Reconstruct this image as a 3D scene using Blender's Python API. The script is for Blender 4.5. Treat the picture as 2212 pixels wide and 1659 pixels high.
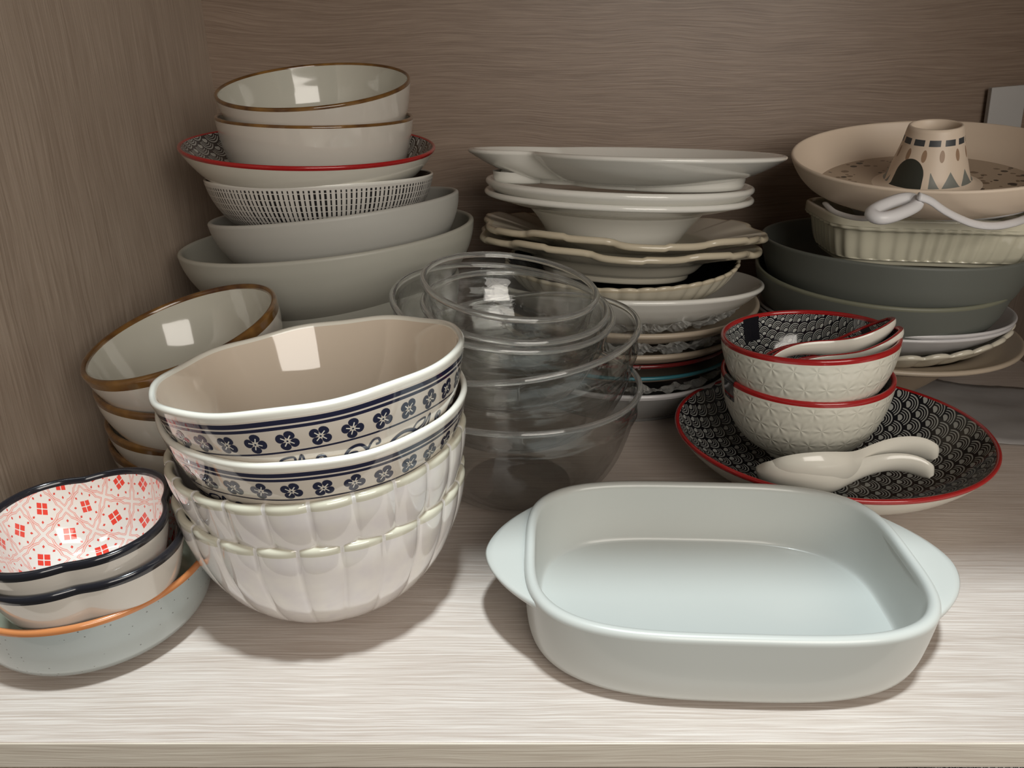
import bpy, math, random
from math import sin, cos, pi, sqrt, atan2, radians
from mathutils import Vector, Matrix, Quaternion
random.seed(4)
for o in list(bpy.data.objects): bpy.data.objects.remove(o)
S = bpy.context.scene
COL = S.collection

# ------------------------------------------------------------------ camera
cd = bpy.data.cameras.new('camera'); cam = bpy.data.objects.new('camera', cd); COL.objects.link(cam)
cd.sensor_fit = 'HORIZONTAL'; cd.sensor_width = 36.0; cd.lens = 1661.0 / 2212.0 * 36.0
cd.clip_start = 0.01; cd.clip_end = 20
cam.location = (0, 0, 0.335); cam.rotation_euler = (radians(90 - 23), 0, 0)
S.camera = cam
S.cycles.max_bounces = 24; S.cycles.transparent_max_bounces = 48; S.cycles.transmission_bounces = 24; S.cycles.glossy_bounces = 8

# ------------------------------------------------------------------ world, lights, exposure
w = bpy.data.worlds.new('room_light'); S.world = w; w.use_nodes = True
w.node_tree.nodes['Background'].inputs[0].default_value = (1.0, 0.93, 0.85, 1)
w.node_tree.nodes['Background'].inputs[1].default_value = 0.08
def area(name, loc, target, sx, sy, power, col, shape='RECTANGLE'):
    l = bpy.data.lights.new(name, 'AREA'); l.shape = shape; l.size = sx; l.size_y = sy
    l.energy = power; l.color = col
    o = bpy.data.objects.new(name, l); COL.objects.link(o); o.location = loc
    o.rotation_euler = (Vector(target) - Vector(loc)).to_track_quat('-Z', 'Y').to_euler()
    return o
area('ceiling_lamp', (0.12, -0.06, 2.25), (0.12, 0.35, 0), 0.18, 0.18, 60.0, (0.86, 0.965, 1.0), 'DISK')
area('kitchen_window', (0.60, -0.95, 0.80), (-0.1, 0.7, 0.2), 1.1, 0.9, 17.0, (1.0, 0.93, 0.84))
vs = S.view_settings; vs.view_transform = 'Standard'; vs.look = 'None'; vs.gamma = 1.0
vs.use_curve_mapping = False; vs.exposure = 0.0

# ------------------------------------------------------------------ node helper
class X:
    """a scalar socket in a node tree with arithmetic"""
    def __init__(s, t, k): s.t = t; s.k = k
    def m(s, op, *a, clamp=False):
        n = s.t.nodes.new('ShaderNodeMath'); n.operation = op; n.use_clamp = clamp
        for i, v in enumerate((s,) + a):
            if isinstance(v, X): s.t.links.new(v.k, n.inputs[i])
            else: n.inputs[i].default_value = v
        return X(s.t, n.outputs[0])
    def __add__(s, o): return s.m('ADD', o)
    def __sub__(s, o): return s.m('SUBTRACT', o)
    def __mul__(s, o): return s.m('MULTIPLY', o)
    def __truediv__(s, o): return s.m('DIVIDE', o)
    __radd__ = __add__; __rmul__ = __mul__
    def rsub(s, o): return s.m('MULTIPLY', -1.0).m('ADD', o)
    def fl(s): return s.m('FLOOR')
    def fr(s): return s.m('FRACT')
    def ab(s): return s.m('ABSOLUTE')
    def lt(s, o): return s.m('LESS_THAN', o)
    def gt(s, o): return s.m('GREATER_THAN', o)
    def mx(s, o): return s.m('MAXIMUM', o)
    def mn(s, o): return s.m('MINIMUM', o)
    def sq(s): return s.m('MULTIPLY', s)
    def rt(s): return s.m('SQRT')
    def band(s, lo, hi): return s.gt(lo) * s.lt(hi)
def hyp(a, b): return (a.sq() + b.sq()).rt()

def mat(name, color=(.8, .8, .8), rough=.35, coat=0., spec=.5, **kw):
    m = bpy.data.materials.new(name); m.use_nodes = True
    b = m.node_tree.nodes['Principled BSDF']
    b.inputs['Base Color'].default_value = (*color, 1); b.inputs['Roughness'].default_value = rough
    b.inputs['Coat Weight'].default_value = coat; b.inputs['Coat Roughness'].default_value = .04
    b.inputs['Specular IOR Level'].default_value = spec
    for k, v in kw.items(): b.inputs[k].default_value = v
    return m
def coords(m, kind='Object'):
    t = m.node_tree; n = t.nodes.new('ShaderNodeTexCoord'); s = t.nodes.new('ShaderNodeSeparateXYZ')
    t.links.new(n.outputs[kind], s.inputs[0]); return X(t, s.outputs[0]), X(t, s.outputs[1]), X(t, s.outputs[2])
def mixcol(m, fac, a, b):
    t = m.node_tree; n = t.nodes.new('ShaderNodeMix'); n.data_type = 'RGBA'
    if isinstance(fac, X): t.links.new(fac.k, n.inputs[0])
    else: n.inputs[0].default_value = fac
    for i, c in ((6, a), (7, b)):
        if isinstance(c, tuple): n.inputs[i].default_value = (*c, 1)
        else: t.links.new(c, n.inputs[i])
    return n.outputs[2]
def setcol(m, c): m.node_tree.links.new(c, m.node_tree.nodes['Principled BSDF'].inputs['Base Color'])
def vec(t, x, y, z):
    n = t.nodes.new('ShaderNodeCombineXYZ')
    for i, v in enumerate((x, y, z)):
        if isinstance(v, X): t.links.new(v.k, n.inputs[i])
        else: n.inputs[i].default_value = v
    return n.outputs[0]
def noise(t, v, scale=1., detail=3., rough=.5, out=0):
    n = t.nodes.new('ShaderNodeTexNoise'); t.links.new(v, n.inputs['Vector'])
    n.inputs['Scale'].default_value = scale; n.inputs['Detail'].default_value = detail
    n.inputs['Roughness'].default_value = rough
    return X(t, n.outputs[out])
def bump(m, h, strength, dist):
    t = m.node_tree; b = t.nodes.new('ShaderNodeBump'); b.inputs['Strength'].default_value = strength
    b.inputs['Distance'].default_value = dist
    t.links.new(h.k, b.inputs['Height']); t.links.new(b.outputs[0], t.nodes['Principled BSDF'].inputs['Normal'])

# ------------------------------------------------------------------ materials
def wood(name, axis, tone=(.50, .425, .37), dark=(.33, .265, .22), pale=(.66, .59, .53), rough=.42, wave=.02, seed=0., fs=560.):
    """laminate with oak grain running along world axis 0 (x) or 2 (z)"""
    m = mat(name, tone, rough); t = m.node_tree
    g = t.nodes.new('ShaderNodeNewGeometry'); s = t.nodes.new('ShaderNodeSeparateXYZ'); t.links.new(g.outputs['Position'], s.inputs[0])
    P = [X(t, s.outputs[i]) for i in range(3)]
    along = P[axis]; other = [P[i] for i in range(3) if i != axis]
    a = along + seed
    q = other[0] * 0.93 + other[1] * 1.07
    warp = noise(t, vec(t, a * 3.0, other[0] * 7., other[1] * 7.), 1., 2., .5)
    warp2 = noise(t, vec(t, a * 14.0, other[0] * 38., other[1] * 38.), 1., 2., .5)
    qq = q + warp * wave + warp2 * .0035
    big = noise(t, vec(t, a * 2.2, qq * 34., 0.), 1., 3., .55)
    fine = noise(t, vec(t, a * 13., qq * fs, 3.), 1., 3., .6)
    pore = noise(t, vec(t, a * 20., qq * fs * 1.5, 9.), 1., 2., .6)
    f1 = (fine - .38) * 3.2
    light = f1.m('ADD', 0., clamp=True)
    c1 = mixcol(m, (big * 1.9 - .45).m('ADD', 0., clamp=True), dark, tone)
    c2 = mixcol(m, light * .75, c1, pale)
    dk = (pore * -1. + .46).m('MULTIPLY', 7., clamp=True)
    c3 = mixcol(m, dk * .55, c2, dark)
    setcol(m, c3)
    bump(m, fine * .7 + pore * .5, .35, .0006)
    return m
WOODX = wood('oak_laminate', 0, tone=(.55, .475, .425), dark=(.38, .305, .255), pale=(.70, .645, .60), wave=.012, fs=900.)
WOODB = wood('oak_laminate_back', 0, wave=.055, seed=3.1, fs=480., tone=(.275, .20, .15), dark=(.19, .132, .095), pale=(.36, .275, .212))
WOODZ = wood('oak_laminate_side', 2, wave=.03, seed=1.7, fs=380., tone=(.49, .395, .315), dark=(.35, .27, .21), pale=(.61, .51, .42))

CREAM = mat('cream_glaze', (.70, .665, .60), .16, .5)
CREAM2 = mat('warm_white_glaze', (.66, .62, .56), .12, .7)
INNER = mat('sage_white_inner_glaze', (.56, .55, .48), .10, .8)
BROWN = mat('brown_rim_glaze', (.19, .085, .025), .15, .6)
m = BROWN; x, y, z = coords(m); nn = noise(m.node_tree, vec(m.node_tree, x, y, z), 55., 2.)
setcol(m, mixcol(m, (nn * 2. - .55).m('ADD', 0., clamp=True), (.07, .026, .010), (.27, .14, .035)))
WHITE = mat('white_porcelain', (.81, .80, .75), .14, .6)
COOLW = mat('matt_white_stoneware', (.52, .53, .50), .30, .25)
GREYW = mat('pale_grey_stoneware', (.50, .495, .46), .45)
GREYG = mat('grey_green_stoneware', (.46, .455, .40), .45)
SLATE = mat('slate_green_plastic', (.125, .135, .12), .5)
SLATERIM = mat('worn_slate_rim', (.18, .185, .135), .45)
RED = mat('red_rim_paint', (.40, .013, .014), .2, .5)
REDCREAM = mat('cream_porcelain', (.80, .775, .69), .18, .4)
BLACK = mat('black_glaze', (.012, .012, .016), .15, .6)
NAVY = mat('navy_underglaze', (.016, .02, .05), .10, .8)
TAN = mat('tan_stoneware', (.36, .28, .20), .4)
TAN2 = mat('beige_stoneware', (.42, .35, .27), .4)
TEAL = mat('teal_rim', (.035, .17, .21), .3)
OLIVE = mat('cream_ribbed_glaze', (.70, .67, .53), .16, .6)
PINKPAN = mat('blush_pan_coating', (.72, .60, .48), .45)
PLASTIC = mat('white_plastic', (.74, .73, .74), .35)
FROST = mat('pale_lilac_white_glaze', (.62, .61, .62), .25, .3)
STEEL = mat('grey_glazed_base', (.23, .23, .225), .12, .8)
ORANGE = mat('terracotta_rim', (.52, .20, .07), .2, .5)
BLUEG = mat('pale_blue_speckled_glaze', (.38, .415, .405), .25, .4)
m = BLUEG; x, y, z = coords(m); t = m.node_tree
v = t.nodes.new('ShaderNodeTexVoronoi'); v.inputs['Scale'].default_value = 420; t.links.new(vec(t, x, y, z), v.inputs['Vector'])
cs = t.nodes.new('ShaderNodeSeparateColor'); t.links.new(v.outputs['Color'], cs.inputs[0])
spk = X(t, v.outputs['Distance']).lt(.22) * X(t, cs.outputs[0]).gt(.86)
setcol(m, mixcol(m, spk * .75, (.38, .415, .405), (.10, .10, .09)))
SAGEIN = mat('sage_inner_glaze', (.30, .31, .24), .10, .7)
GLASS = mat('clear_glass', (.97, .985, .98), .0, IOR=1.47); GLASS.node_tree.nodes['Principled BSDF'].inputs['Transmission Weight'].default_value = .93
def thin_glass():
    m = bpy.data.materials.new('thin_clear_glass'); m.use_nodes = True; t = m.node_tree; t.nodes.clear()
    out = t.nodes.new('ShaderNodeOutputMaterial'); mx = t.nodes.new('ShaderNodeMixShader')
    tr = t.nodes.new('ShaderNodeBsdfTransparent'); tr.inputs[0].default_value = (.985, .988, .985, 1)
    gl = t.nodes.new('ShaderNodeBsdfGlossy'); gl.inputs['Roughness'].default_value = .02
    fr = t.nodes.new('ShaderNodeLayerWeight'); fr.inputs['Blend'].default_value = .5
    ff = X(t, fr.outputs['Facing']).m('POWER', 3.) * .85 + .05
    x, y, z = coords(m); b = t.nodes.new('ShaderNodeBump'); b.inputs['Strength'].default_value = .6; b.inputs['Distance'].default_value = .003
    t.links.new(noise(t, vec(t, x * 18., y * 18., z * 60.), 1., 2.).k, b.inputs['Height'])
    t.links.new(b.outputs[0], gl.inputs['Normal']); t.links.new(b.outputs[0], fr.inputs['Normal'])
    t.links.new(ff.k, mx.inputs[0]); t.links.new(tr.outputs[0], mx.inputs[1]); t.links.new(gl.outputs[0], mx.inputs[2])
    t.links.new(mx.outputs[0], out.inputs[0]); return m
THIN = thin_glass()
WRAP = mat('crinkled_clear_wrap', (.50, .50, .48), .22)
b = WRAP.node_tree.nodes['Principled BSDF']; b.inputs['Transmission Weight'].default_value = .35; b.inputs['Alpha'].default_value = .55
TISSUE = mat('thin_grey_plastic_bag', (.36, .345, .34), .4, Alpha=.85)
m = TISSUE; t = m.node_tree; x, y, z = coords(m); bump(m, noise(t, vec(t, x, y, z), 60., 4.), .35, .002)

# pearl glaze of the fluted bowls: creamy rim colour is its own part
PEARL = mat('pearl_white_glaze', (.76, .72, .69), .10, .9)
m = PEARL; t = m.node_tree; u, vv, _ = coords(m, 'UV'); x, y, z = coords(m)
n1 = noise(t, vec(t, u * 40., vv * 60., 0.), 1., 2.)
setcol(m, mixcol(m, (n1 * 2.4 - .75).m('ADD', 0., clamp=True), (.71, .67, .665), (.80, .765, .71)))
PEARLRIM = mat('straw_rim_glaze', (.58, .55, .42), .12, .8)
m = PEARLRIM; t = m.node_tree; u, vv, _ = coords(m, 'UV')
cu = (u * 24.).fr(); cusp = (cu - .5).ab().gt(.455)
setcol(m, mixcol(m, cusp, (.60, .57, .46), (.78, .76, .73)))

def seigaiha(m, px, py, cell):
    """overlapping wave scales; returns a 0/1 white mask"""
    s = .30; gx = px / cell; gy = py / cell
    j0 = (gy / s).fl(); res = []
    ds = []
    for k in (1, 0):
        j = j0 - float(k)
        off = (j * .5).fr()
        dx = (gx + off).fr() - .5
        dy = gy - j * s
        ds.append(hyp(dx, dy) * 2.)
    d1, d0 = ds
    use1 = d1.lt(1.)
    r = d1 * use1 + d0 * use1.rsub(1.)
    line = r.band(.77, .86).mx(r.band(.60, .665)).mx(r.band(.43, .49)).mx(r.lt(.31))
    return line
def wave_mat(name, cell, ang, kind='Object'):
    m = mat(name, (.5, .5, .5), .12, .7); x, y, z = coords(m, kind)
    ca, sa = cos(ang), sin(ang)
    px = x * ca + y * sa; py = y * ca - x * sa
    f = seigaiha(m, px + 2., py + 2., cell)
    setcol(m, mixcol(m, f, (.010, .011, .016), (.50, .51, .48)))
    return m
WAVE = wave_mat('indigo_wave_print', .0265, radians(-115), 'UV')
WAVE2 = wave_mat('indigo_wave_print_bowl', .018, radians(20), 'UV')
WAVE3 = wave_mat('indigo_wave_print_spoon', .012, radians(-60))

def red_tile():
    m = mat('red_star_tile_print', (.7, .7, .7), .10, .8); x, y, z = coords(m, 'UV')
    c = .0235; a0 = radians(-12)
    px = (x * cos(a0) + y * sin(a0)) / c + 20.2; py = (y * cos(a0) - x * sin(a0)) / c + 20.4
    fx = px.fr() - .5; fy = py.fr() - .5
    ax = fx.ab(); ay = fy.ab(); rr = hyp(fx, fy)
    ph = ay.m('ARCTAN2', ax); k = (ph - pi / 4).ab()
    spike = (k * -3.6 + 1.).mx(0.)
    d = rr - (spike * .13 + .468)
    lines = (d - .030).ab().lt(.0115).mx((d + .014).ab().lt(.0115)).mx(d.gt(.026) * 0.)
    rx = (fx + fy).ab() * .7071; ry = (fx - fy).ab() * .7071
    flower = (rx - .088).ab().mx((ry - .088).ab()).lt(.074) * rr.gt(.03)
    p8 = ((ph + pi / 8).m('MODULO', pi / 4) - pi / 8)
    dia = ((rr * p8.m('SINE')).ab() * 1.3 + (rr * p8.m('COSINE') - .375).ab()).lt(.050)
    c1 = mixcol(m, lines, (.70, .66, .61), (.70, .28, .23))
    c2 = mixcol(m, dia, c1, (.62, .07, .05)); c3 = mixcol(m, flower, c2, (.70, .055, .035))
    setcol(m, c3); return m
REDTILE = red_tile()

def hatch():
    m = mat('dark_dash_hatch_print', (.7, .7, .7), .3); t = m.node_tree; u, v, _ = coords(m, 'UV')
    N = 150.
    cu = (u * N).fr(); idx = (u * N).fl()
    wn = t.nodes.new('ShaderNodeTexWhiteNoise'); wn.noise_dimensions = '1D'; t.links.new(idx.k, wn.inputs['W'])
    wv = X(t, wn.outputs[0])
    col = (cu - .5).ab().lt(wv * .12 + .13)
    row = (v / .0058).fr().gt(.14)
    zone = v.band(.0035, .2)
    setcol(m, mixcol(m, col * row * zone, (.66, .64, .60), (.016, .015, .016))); return m
HATCH = hatch()

def blueband():
    m = mat('blue_flower_band_glaze', (.7, .7, .7), .08, .9); t = m.node_tree; u, v, _ = coords(m, 'UV')
    d = v.band(.0038, .0066).mx(v.band(.0076, .0095)).mx(v.band(.0228, .0240))
    setcol(m, mixcol(m, d, (.68, .62, .54), (.014, .016, .045))); return m
BLUEBAND = blueband()
TAUPE = mat('taupe_inner_glaze', (.67, .575, .475), .06, .9)
RIMW = mat('ivory_rim_glaze', (.80, .78, .70), .08, .9)

def embossed():
    m = mat('embossed_ivory_porcelain', (.78, .76, .66), .22, .5); t = m.node_tree; u, v, _ = coords(m, 'UV')
    gx = u * 26.; gy = v / .0165
    row = gy.fl(); gx = gx + (row * .5).fr()
    fx = gx.fr() - .5; fy = gy.fr() - .5
    at = fy.m('ARCTAN2', fx)
    star = (at * 6.).m('COSINE'); rr = hyp(fx, fy)
    h = star * rr.rsub(.62).mx(0.) * rr.m('MULTIPLY', 3., clamp=True)
    bump(m, h * v.gt(.004), .55, .0012); return m
EMBOSS = embossed()

def terrazzo():
    m = mat('terrazzo_pan_floor', (.35, .27, .2), .45); t = m.node_tree; x, y, z = coords(m)
    v = t.nodes.new('ShaderNodeTexVoronoi'); v.inputs['Scale'].default_value = 115; t.links.new(vec(t, x, y, 0.), v.inputs['Vector'])
    cs = t.nodes.new('ShaderNodeSeparateColor'); t.links.new(v.outputs['Color'], cs.inputs[0])
    big = X(t, v.outputs['Distance']).lt(X(t, cs.outputs[1]) * .50)
    c = mixcol(m, X(t, cs.outputs[0]).gt(.5), (.05, .036, .026), (.20, .14, .09))
    setcol(m, mixcol(m, big, (.46, .36, .265), c)); return m
TERRAZZO = terrazzo()

def tent():
    m = mat('tent_print_cone', (.6, .5, .4), .45); t = m.node_tree; u, v, _ = coords(m, 'UV')
    N = 12.; cu = (u * N).fr() - .5
    hgt = v / .062                                          # 0 top .. 1 base
    dash = cu.ab().lt(.36) * hgt.band(.14, .23)
    leaf = (hyp(((u * N + .5).fr() - .5) / .15, (hgt - .37) / .09)).lt(1.)
    tri = cu.ab().lt((hgt - .60) * 1.9) * hgt.lt(.84)
    du = (u - .615).ab() * N
    door = (hyp(du / .80, (hgt - .66).mn(0.) / .24)).lt(1.) * hgt.lt(.86)
    nd = du.gt(1.1)
    c = mixcol(m, leaf, (.72, .60, .48), (.34, .22, .14))
    c = mixcol(m, dash, c, (.05, .055, .06)); c = mixcol(m, tri * nd, c, (.20, .21, .19)); c = mixcol(m, door, c, (.035, .038, .03))
    setcol(m, c); return m
TENT = tent()

# ------------------------------------------------------------------ mesh helpers
def link(name, me, parent=None):
    o = bpy.data.objects.new(name, me); COL.objects.link(o)
    if parent: o.parent = parent
    return o
def tag(o, label=None, cat=None, group=None, kind=None):
    if label: o['label'] = label
    if cat: o['category'] = cat
    if group: o['group'] = group
    if kind: o['kind'] = kind
    return o
def pydata(name, vs_, fs, mats, mi=None, uv=None, smooth=True):
    me = bpy.data.meshes.new(name); me.from_pydata(vs_, [], fs)
    for mm in mats: me.materials.append(mm)
    if mi: me.polygons.foreach_set('material_index', mi)
    me.polygons.foreach_set('use_smooth', [smooth] * len(me.polygons))
    if uv:
        l = me.uv_layers.new(name='UVMap'); flat = []
        for f in uv:
            for a in f: flat += [a[0], a[1]]
        l.data.foreach_set('uv', flat)
    me.update(); return me
def box(name, lo, hi, m, parent=None, bev=0., kind=None):
    (x0, y0, z0), (x1, y1, z1) = lo, hi
    v = [(x, y, z) for x in (x0, x1) for y in (y0, y1) for z in (z0, z1)]
    f = [(0, 1, 3, 2), (4, 6, 7, 5), (0, 4, 5, 1), (2, 3, 7, 6), (0, 2, 6, 4), (1, 5, 7, 3)]
    o = link(name, pydata(name, v, f, [m], smooth=False), parent)
    if bev:
        b = o.modifiers.new('bevel', 'BEVEL'); b.width = bev; b.segments = 2
    if kind: o['kind'] = kind
    return o

def catmull(P, n=6):
    Q = [P[0]] + list(P) + [P[-1]]; out = []
    for i in range(1, len(Q) - 2):
        for k in range(n):
            t = k / n; a = []
            for d in range(len(P[0])):
                p0, p1, p2, p3 = (Q[i + j][d] for j in (-1, 0, 1, 2))
                a.append(.5 * ((2 * p1) + (-p0 + p2) * t + (2 * p0 - 5 * p1 + 4 * p2 - p3) * t * t + (-p0 + 3 * p1 - 3 * p2 + p3) * t ** 3))
            out.append(tuple(a))
    out.append(tuple(P[-1])); return out

class Prof:
    """closed section of a dish: zones foot, ext, rim, int, floor (each a polyline of (r,z))"""
    def __init__(s, R, H, wall, foot_r, foot_h=.004, t=.004, rim_out=.003, rim_in=.003, floor_t=None, foot_in=.004):
        # wall: control points as fractions (fr, fz) from the foot (0,0) to the rim (1,1)
        floor_t = floor_t or t * 1.1
        pts = [(foot_r + (R - foot_r) * a, foot_h + (H - foot_h) * b) for a, b in wall]
        W = catmull(pts, 8)
        # rim rounding centre
        n = len(W); nor = []
        for i in range(n):
            a = W[max(i - 1, 0)]; b = W[min(i + 1, n - 1)]; dx, dz = b[0] - a[0], b[1] - a[1]; L = sqrt(dx * dx + dz * dz) or 1
            nor.append((dz / L, -dx / L))                    # outward
        Wo = W[:]; Wi = [(p[0] - q[0] * t, p[1] - q[1] * t) for p, q in zip(W, nor)]
        Wi = [(max(r, 0.), max(z, foot_h + floor_t * .9)) for r, z in Wi]
        # round lip between Wo[-1] and Wi[-1]
        c = ((Wo[-1][0] + Wi[-1][0]) / 2, (Wo[-1][1] + Wi[-1][1]) / 2); rad = t / 2
        a0 = atan2(Wo[-1][1] - c[1], Wo[-1][0] - c[0]); lip = [(c[0] + rad * cos(a0 + pi * k / 6), c[1] + rad * sin(a0 + pi * k / 6)) for k in range(1, 6)]
        top = max([H] + [p[1] for p in lip]); 
        s.foot = [(0, foot_h * .75), (max(foot_r - foot_in, .001), foot_h * .7), (max(foot_r - foot_in * .8, .001), 0.0), (foot_r - foot_in * .15, 0.0), (foot_r, foot_h * .3), (foot_r, foot_h)]
        # split ext wall by distance from the lip
        def cut(L, d):
            acc = 0; k = len(L) - 1
            while k > 0 and acc < d:
                a, b = L[k], L[k - 1]; seg = sqrt((a[0] - b[0]) ** 2 + (a[1] - b[1]) ** 2)
                if acc + seg > d:
                    f = (d - acc) / seg; p = (a[0] + (b[0] - a[0]) * f, a[1] + (b[1] - a[1]) * f)
                    return L[:k] + [p], [p] + L[k:]
                acc += seg; k -= 1
            return L[:k + 1], L[k:]
        e, r1 = cut(Wo, rim_out) if rim_out else (Wo, [Wo[-1]])
        i_, r2 = cut(Wi, rim_in) if rim_in else (Wi, [Wi[-1]])
        s.ext = e; s.rim = r1 + lip + r2[::-1]
        fz = Wi[0][1]; fr0 = Wi[0][0]
        s.int = i_[::-1]; s.floor = [(fr0, fz)] + [(fr0 * k, fz) for k in (.85, .6, .3, 0)]
        s.rim_out = rim_out; s.R = R; s.H = H; s.W = Wo; s.nor = nor

def rev(name, zones, N, parent=None, fn=None, off=0.):
    """zones: list of (polyline, material, v0, vdir); builds ONE mesh, welded between zones"""
    pts = []; zi = []; mats = []; vv = []
    for k, (L, m, v0, vd) in enumerate(zones):
        if m not in mats: mats.append(m)
        acc = 0
        for i, p in enumerate(L):
            if i: acc += sqrt((p[0] - L[i - 1][0]) ** 2 + (p[1] - L[i - 1][1]) ** 2)
            if k and i == 0 and pts and abs(pts[-1][0] - p[0]) + abs(pts[-1][1] - p[1]) < 1e-9: continue
            pts.append(p); zi.append((k, mats.index(m))); vv.append(v0 + (-1 if vd == -2. else vd) * acc)
    V = []; F = []; MI = []; UV = []; rows = []
    fn = fn or (lambda th, r, z, k: (r * cos(th), r * sin(th), z))
    for (r, z), (k, _) in zip(pts, zi):
        if r < 1e-7:
            rows.append(len(V)); V.append(fn(0., 0., z, k)); rows[-1] = (rows[-1],)
        else:
            rows.append(tuple(range(len(V), len(V) + N)))
            for j in range(N): V.append(fn(2 * pi * j / N, r, z, k))
    for i in range(len(rows) - 1):
        a, b = rows[i], rows[i + 1]; mi = zi[i + 1][1]; v1, v2 = vv[i], vv[i + 1]
        if len(a) == 1 and len(b) == 1: continue
        for j in range(N):
            j2 = (j + 1) % N; u1, u2 = j / N, (j + 1) / N; n_uv = len(UV)
            if len(a) == 1: F.append((a[0], b[j2], b[j])); UV.append(((u1, v1), (u2, v2), (u1, v2)))
            elif len(b) == 1: F.append((a[j], a[j2], b[0])); UV.append(((u1, v1), (u2, v1), (u1, v2)))
            else: F.append((a[j], a[j2], b[j2], b[j])); UV.append(((u1, v1), (u2, v1), (u2, v2), (u1, v2)))
            MI.append(mi)
            if zones[zi[i + 1][0]][3] == -2.:
                UV[-1] = tuple((b_ * cos(2 * pi * a_), b_ * sin(2 * pi * a_)) for a_, b_ in UV[-1])
    me = pydata(name, V, F, mats, MI, UV)
    return link(name, me, parent)

def plen(L): return sum(sqrt((L[i + 1][0] - L[i][0]) ** 2 + (L[i + 1][1] - L[i][1]) ** 2) for i in range(len(L) - 1))
def dish(name, P, ext, rim, inn, N=128, fn=None, floor=None, split_rim=True, split_foot=False, rimlabel=None, foot_mat=None):
    floor = floor or inn
    Le = plen(P.ext); rz = max(p[1] for p in P.rim)
    # v = distance from the lip: + outside, inside also + (its own material)
    vr = plen(P.rim) * .5
    Li = plen(P.int) + plen(P.floor)
    E_ = (P.ext, ext, Le + P.rim_out, -1.); RI = (P.rim, rim, vr, -1.); I_ = (P.int, inn, Li, -2.)
    FL = (P.floor, floor, Li - plen(P.int), -2.)                # vdir -2: unrolled polar map, metres
    F_ = (P.foot, foot_mat or ext, Le + P.rim_out + plen(P.foot), -1.)
    root = bpy.data.objects.new(name, None); root.empty_display_size = .02; COL.objects.link(root)
    body = rev('body', [E_] if split_foot else [F_, E_], N, root, fn)
    if split_foot: rev('foot_ring', [F_], N, root, fn)
    if inn is ext and floor is ext:
        join(body, rev('tmp', [I_, FL], N, None, fn))
    else: rev('inside', [I_, FL], N, root, fn)
    r = rev('rim', [RI], N, root, fn)
    if rimlabel: r['label'] = rimlabel
    return root
def join(a, b):
    """append mesh b to mesh a (data level)"""
    ma, mb = a.data, b.data
    V = [tuple(v.co) for v in ma.vertices] + [tuple(v.co) for v in mb.vertices]; n = len(ma.vertices)
    mats = list(ma.materials); mp = []
    for m_ in mb.materials:
        if m_ not in mats: mats.append(m_)
        mp.append(mats.index(m_))
    F = [tuple(p.vertices) for p in ma.polygons] + [tuple(i + n for i in p.vertices) for p in mb.polygons]
    MI = [p.material_index for p in ma.polygons] + [mp[p.material_index] for p in mb.polygons]
    UV = []
    for mm in (ma, mb):
        d = mm.uv_layers[0].data
        for p in mm.polygons: UV.append([tuple(d[i].uv) for i in p.loop_indices])
    me = pydata(ma.name, V, F, mats, MI, UV)
    old = a.data; a.data = me; bpy.data.meshes.remove(old); bpy.data.objects.remove(b); bpy.data.meshes.remove(mb)
    return me

def place(o, spec, H, spin=0.):
    """spec: rim centre x, y, z and lean (tx, ty): rim plane normal is (tx, ty, 1)"""
    n = Vector((spec[3], spec[4], 1)).normalized()
    q = Vector((0, 0, 1)).rotation_difference(n) @ Quaternion((0, 0, 1), spin)
    o.rotation_mode = 'QUATERNION'; o.rotation_quaternion = q
    o.location = Vector(spec[:3]) - n * H
    return o

ROUND = [(0, 0), (.20, .02), (.42, .10), (.66, .27), (.83, .50), (.94, .75), (1, 1)]
DEEP = [(0, 0), (.25, .05), (.52, .18), (.74, .38), (.89, .62), (.97, .83), (1, 1)]
CONE = [(0, 0), (.16, .12), (.38, .36), (.62, .62), (.82, .83), (1, 1)]
SHAL = [(0, 0), (.25, .06), (.5, .2), (.72, .43), (.88, .71), (1, 1)]
FLAT = [(0, 0), (.3, .10), (.6, .35), (.8, .62), (.92, .84), (1, 1)]
UPR = [(0, 0), (.45, .06), (.74, .24), (.88, .5), (.95, .76), (1, 1)]
SOUP = [(0, 0), (.10, .10), (.24, .42), (.36, .66), (.44, .76), (.72, .87), (1, 1)]

# ------------------------------------------------------------------ the cabinet
XL, XR, YF, YB, TOP = -.345, .612, .302, .952, .65
box('floor', (XL, YF, -.018), (XR, YB, 0), WOODX, bev=.0007, kind='structure')
EDGE = wood('oak_edge_band', 0, tone=(.62, .55, .46), dark=(.50, .43, .35), pale=(.72, .66, .56), seed=5.)
floor_o = bpy.data.objects['floor']
box('edge_band', (XL, YF - .0008, -.0176), (XR, YF + .0002, -.0006), EDGE, floor_o, bev=.0003)
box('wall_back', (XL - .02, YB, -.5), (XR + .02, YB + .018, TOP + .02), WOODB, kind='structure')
box('wall_left', (XL - .018, YF - .005, -.5), (XL, YB, TOP + .02), WOODZ, kind='structure')
box('wall_right', (XR, YF - .005, -.5), (XR + .018, YB, TOP + .02), WOODZ, kind='structure')
box('ceiling', (XL, YF, TOP), (XR, YB, TOP + .018), WOODX, kind='structure')
box('trim_1', (XL, YF, -.40), (XR, YB, -.382), WOODX, kind='structure')

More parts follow.
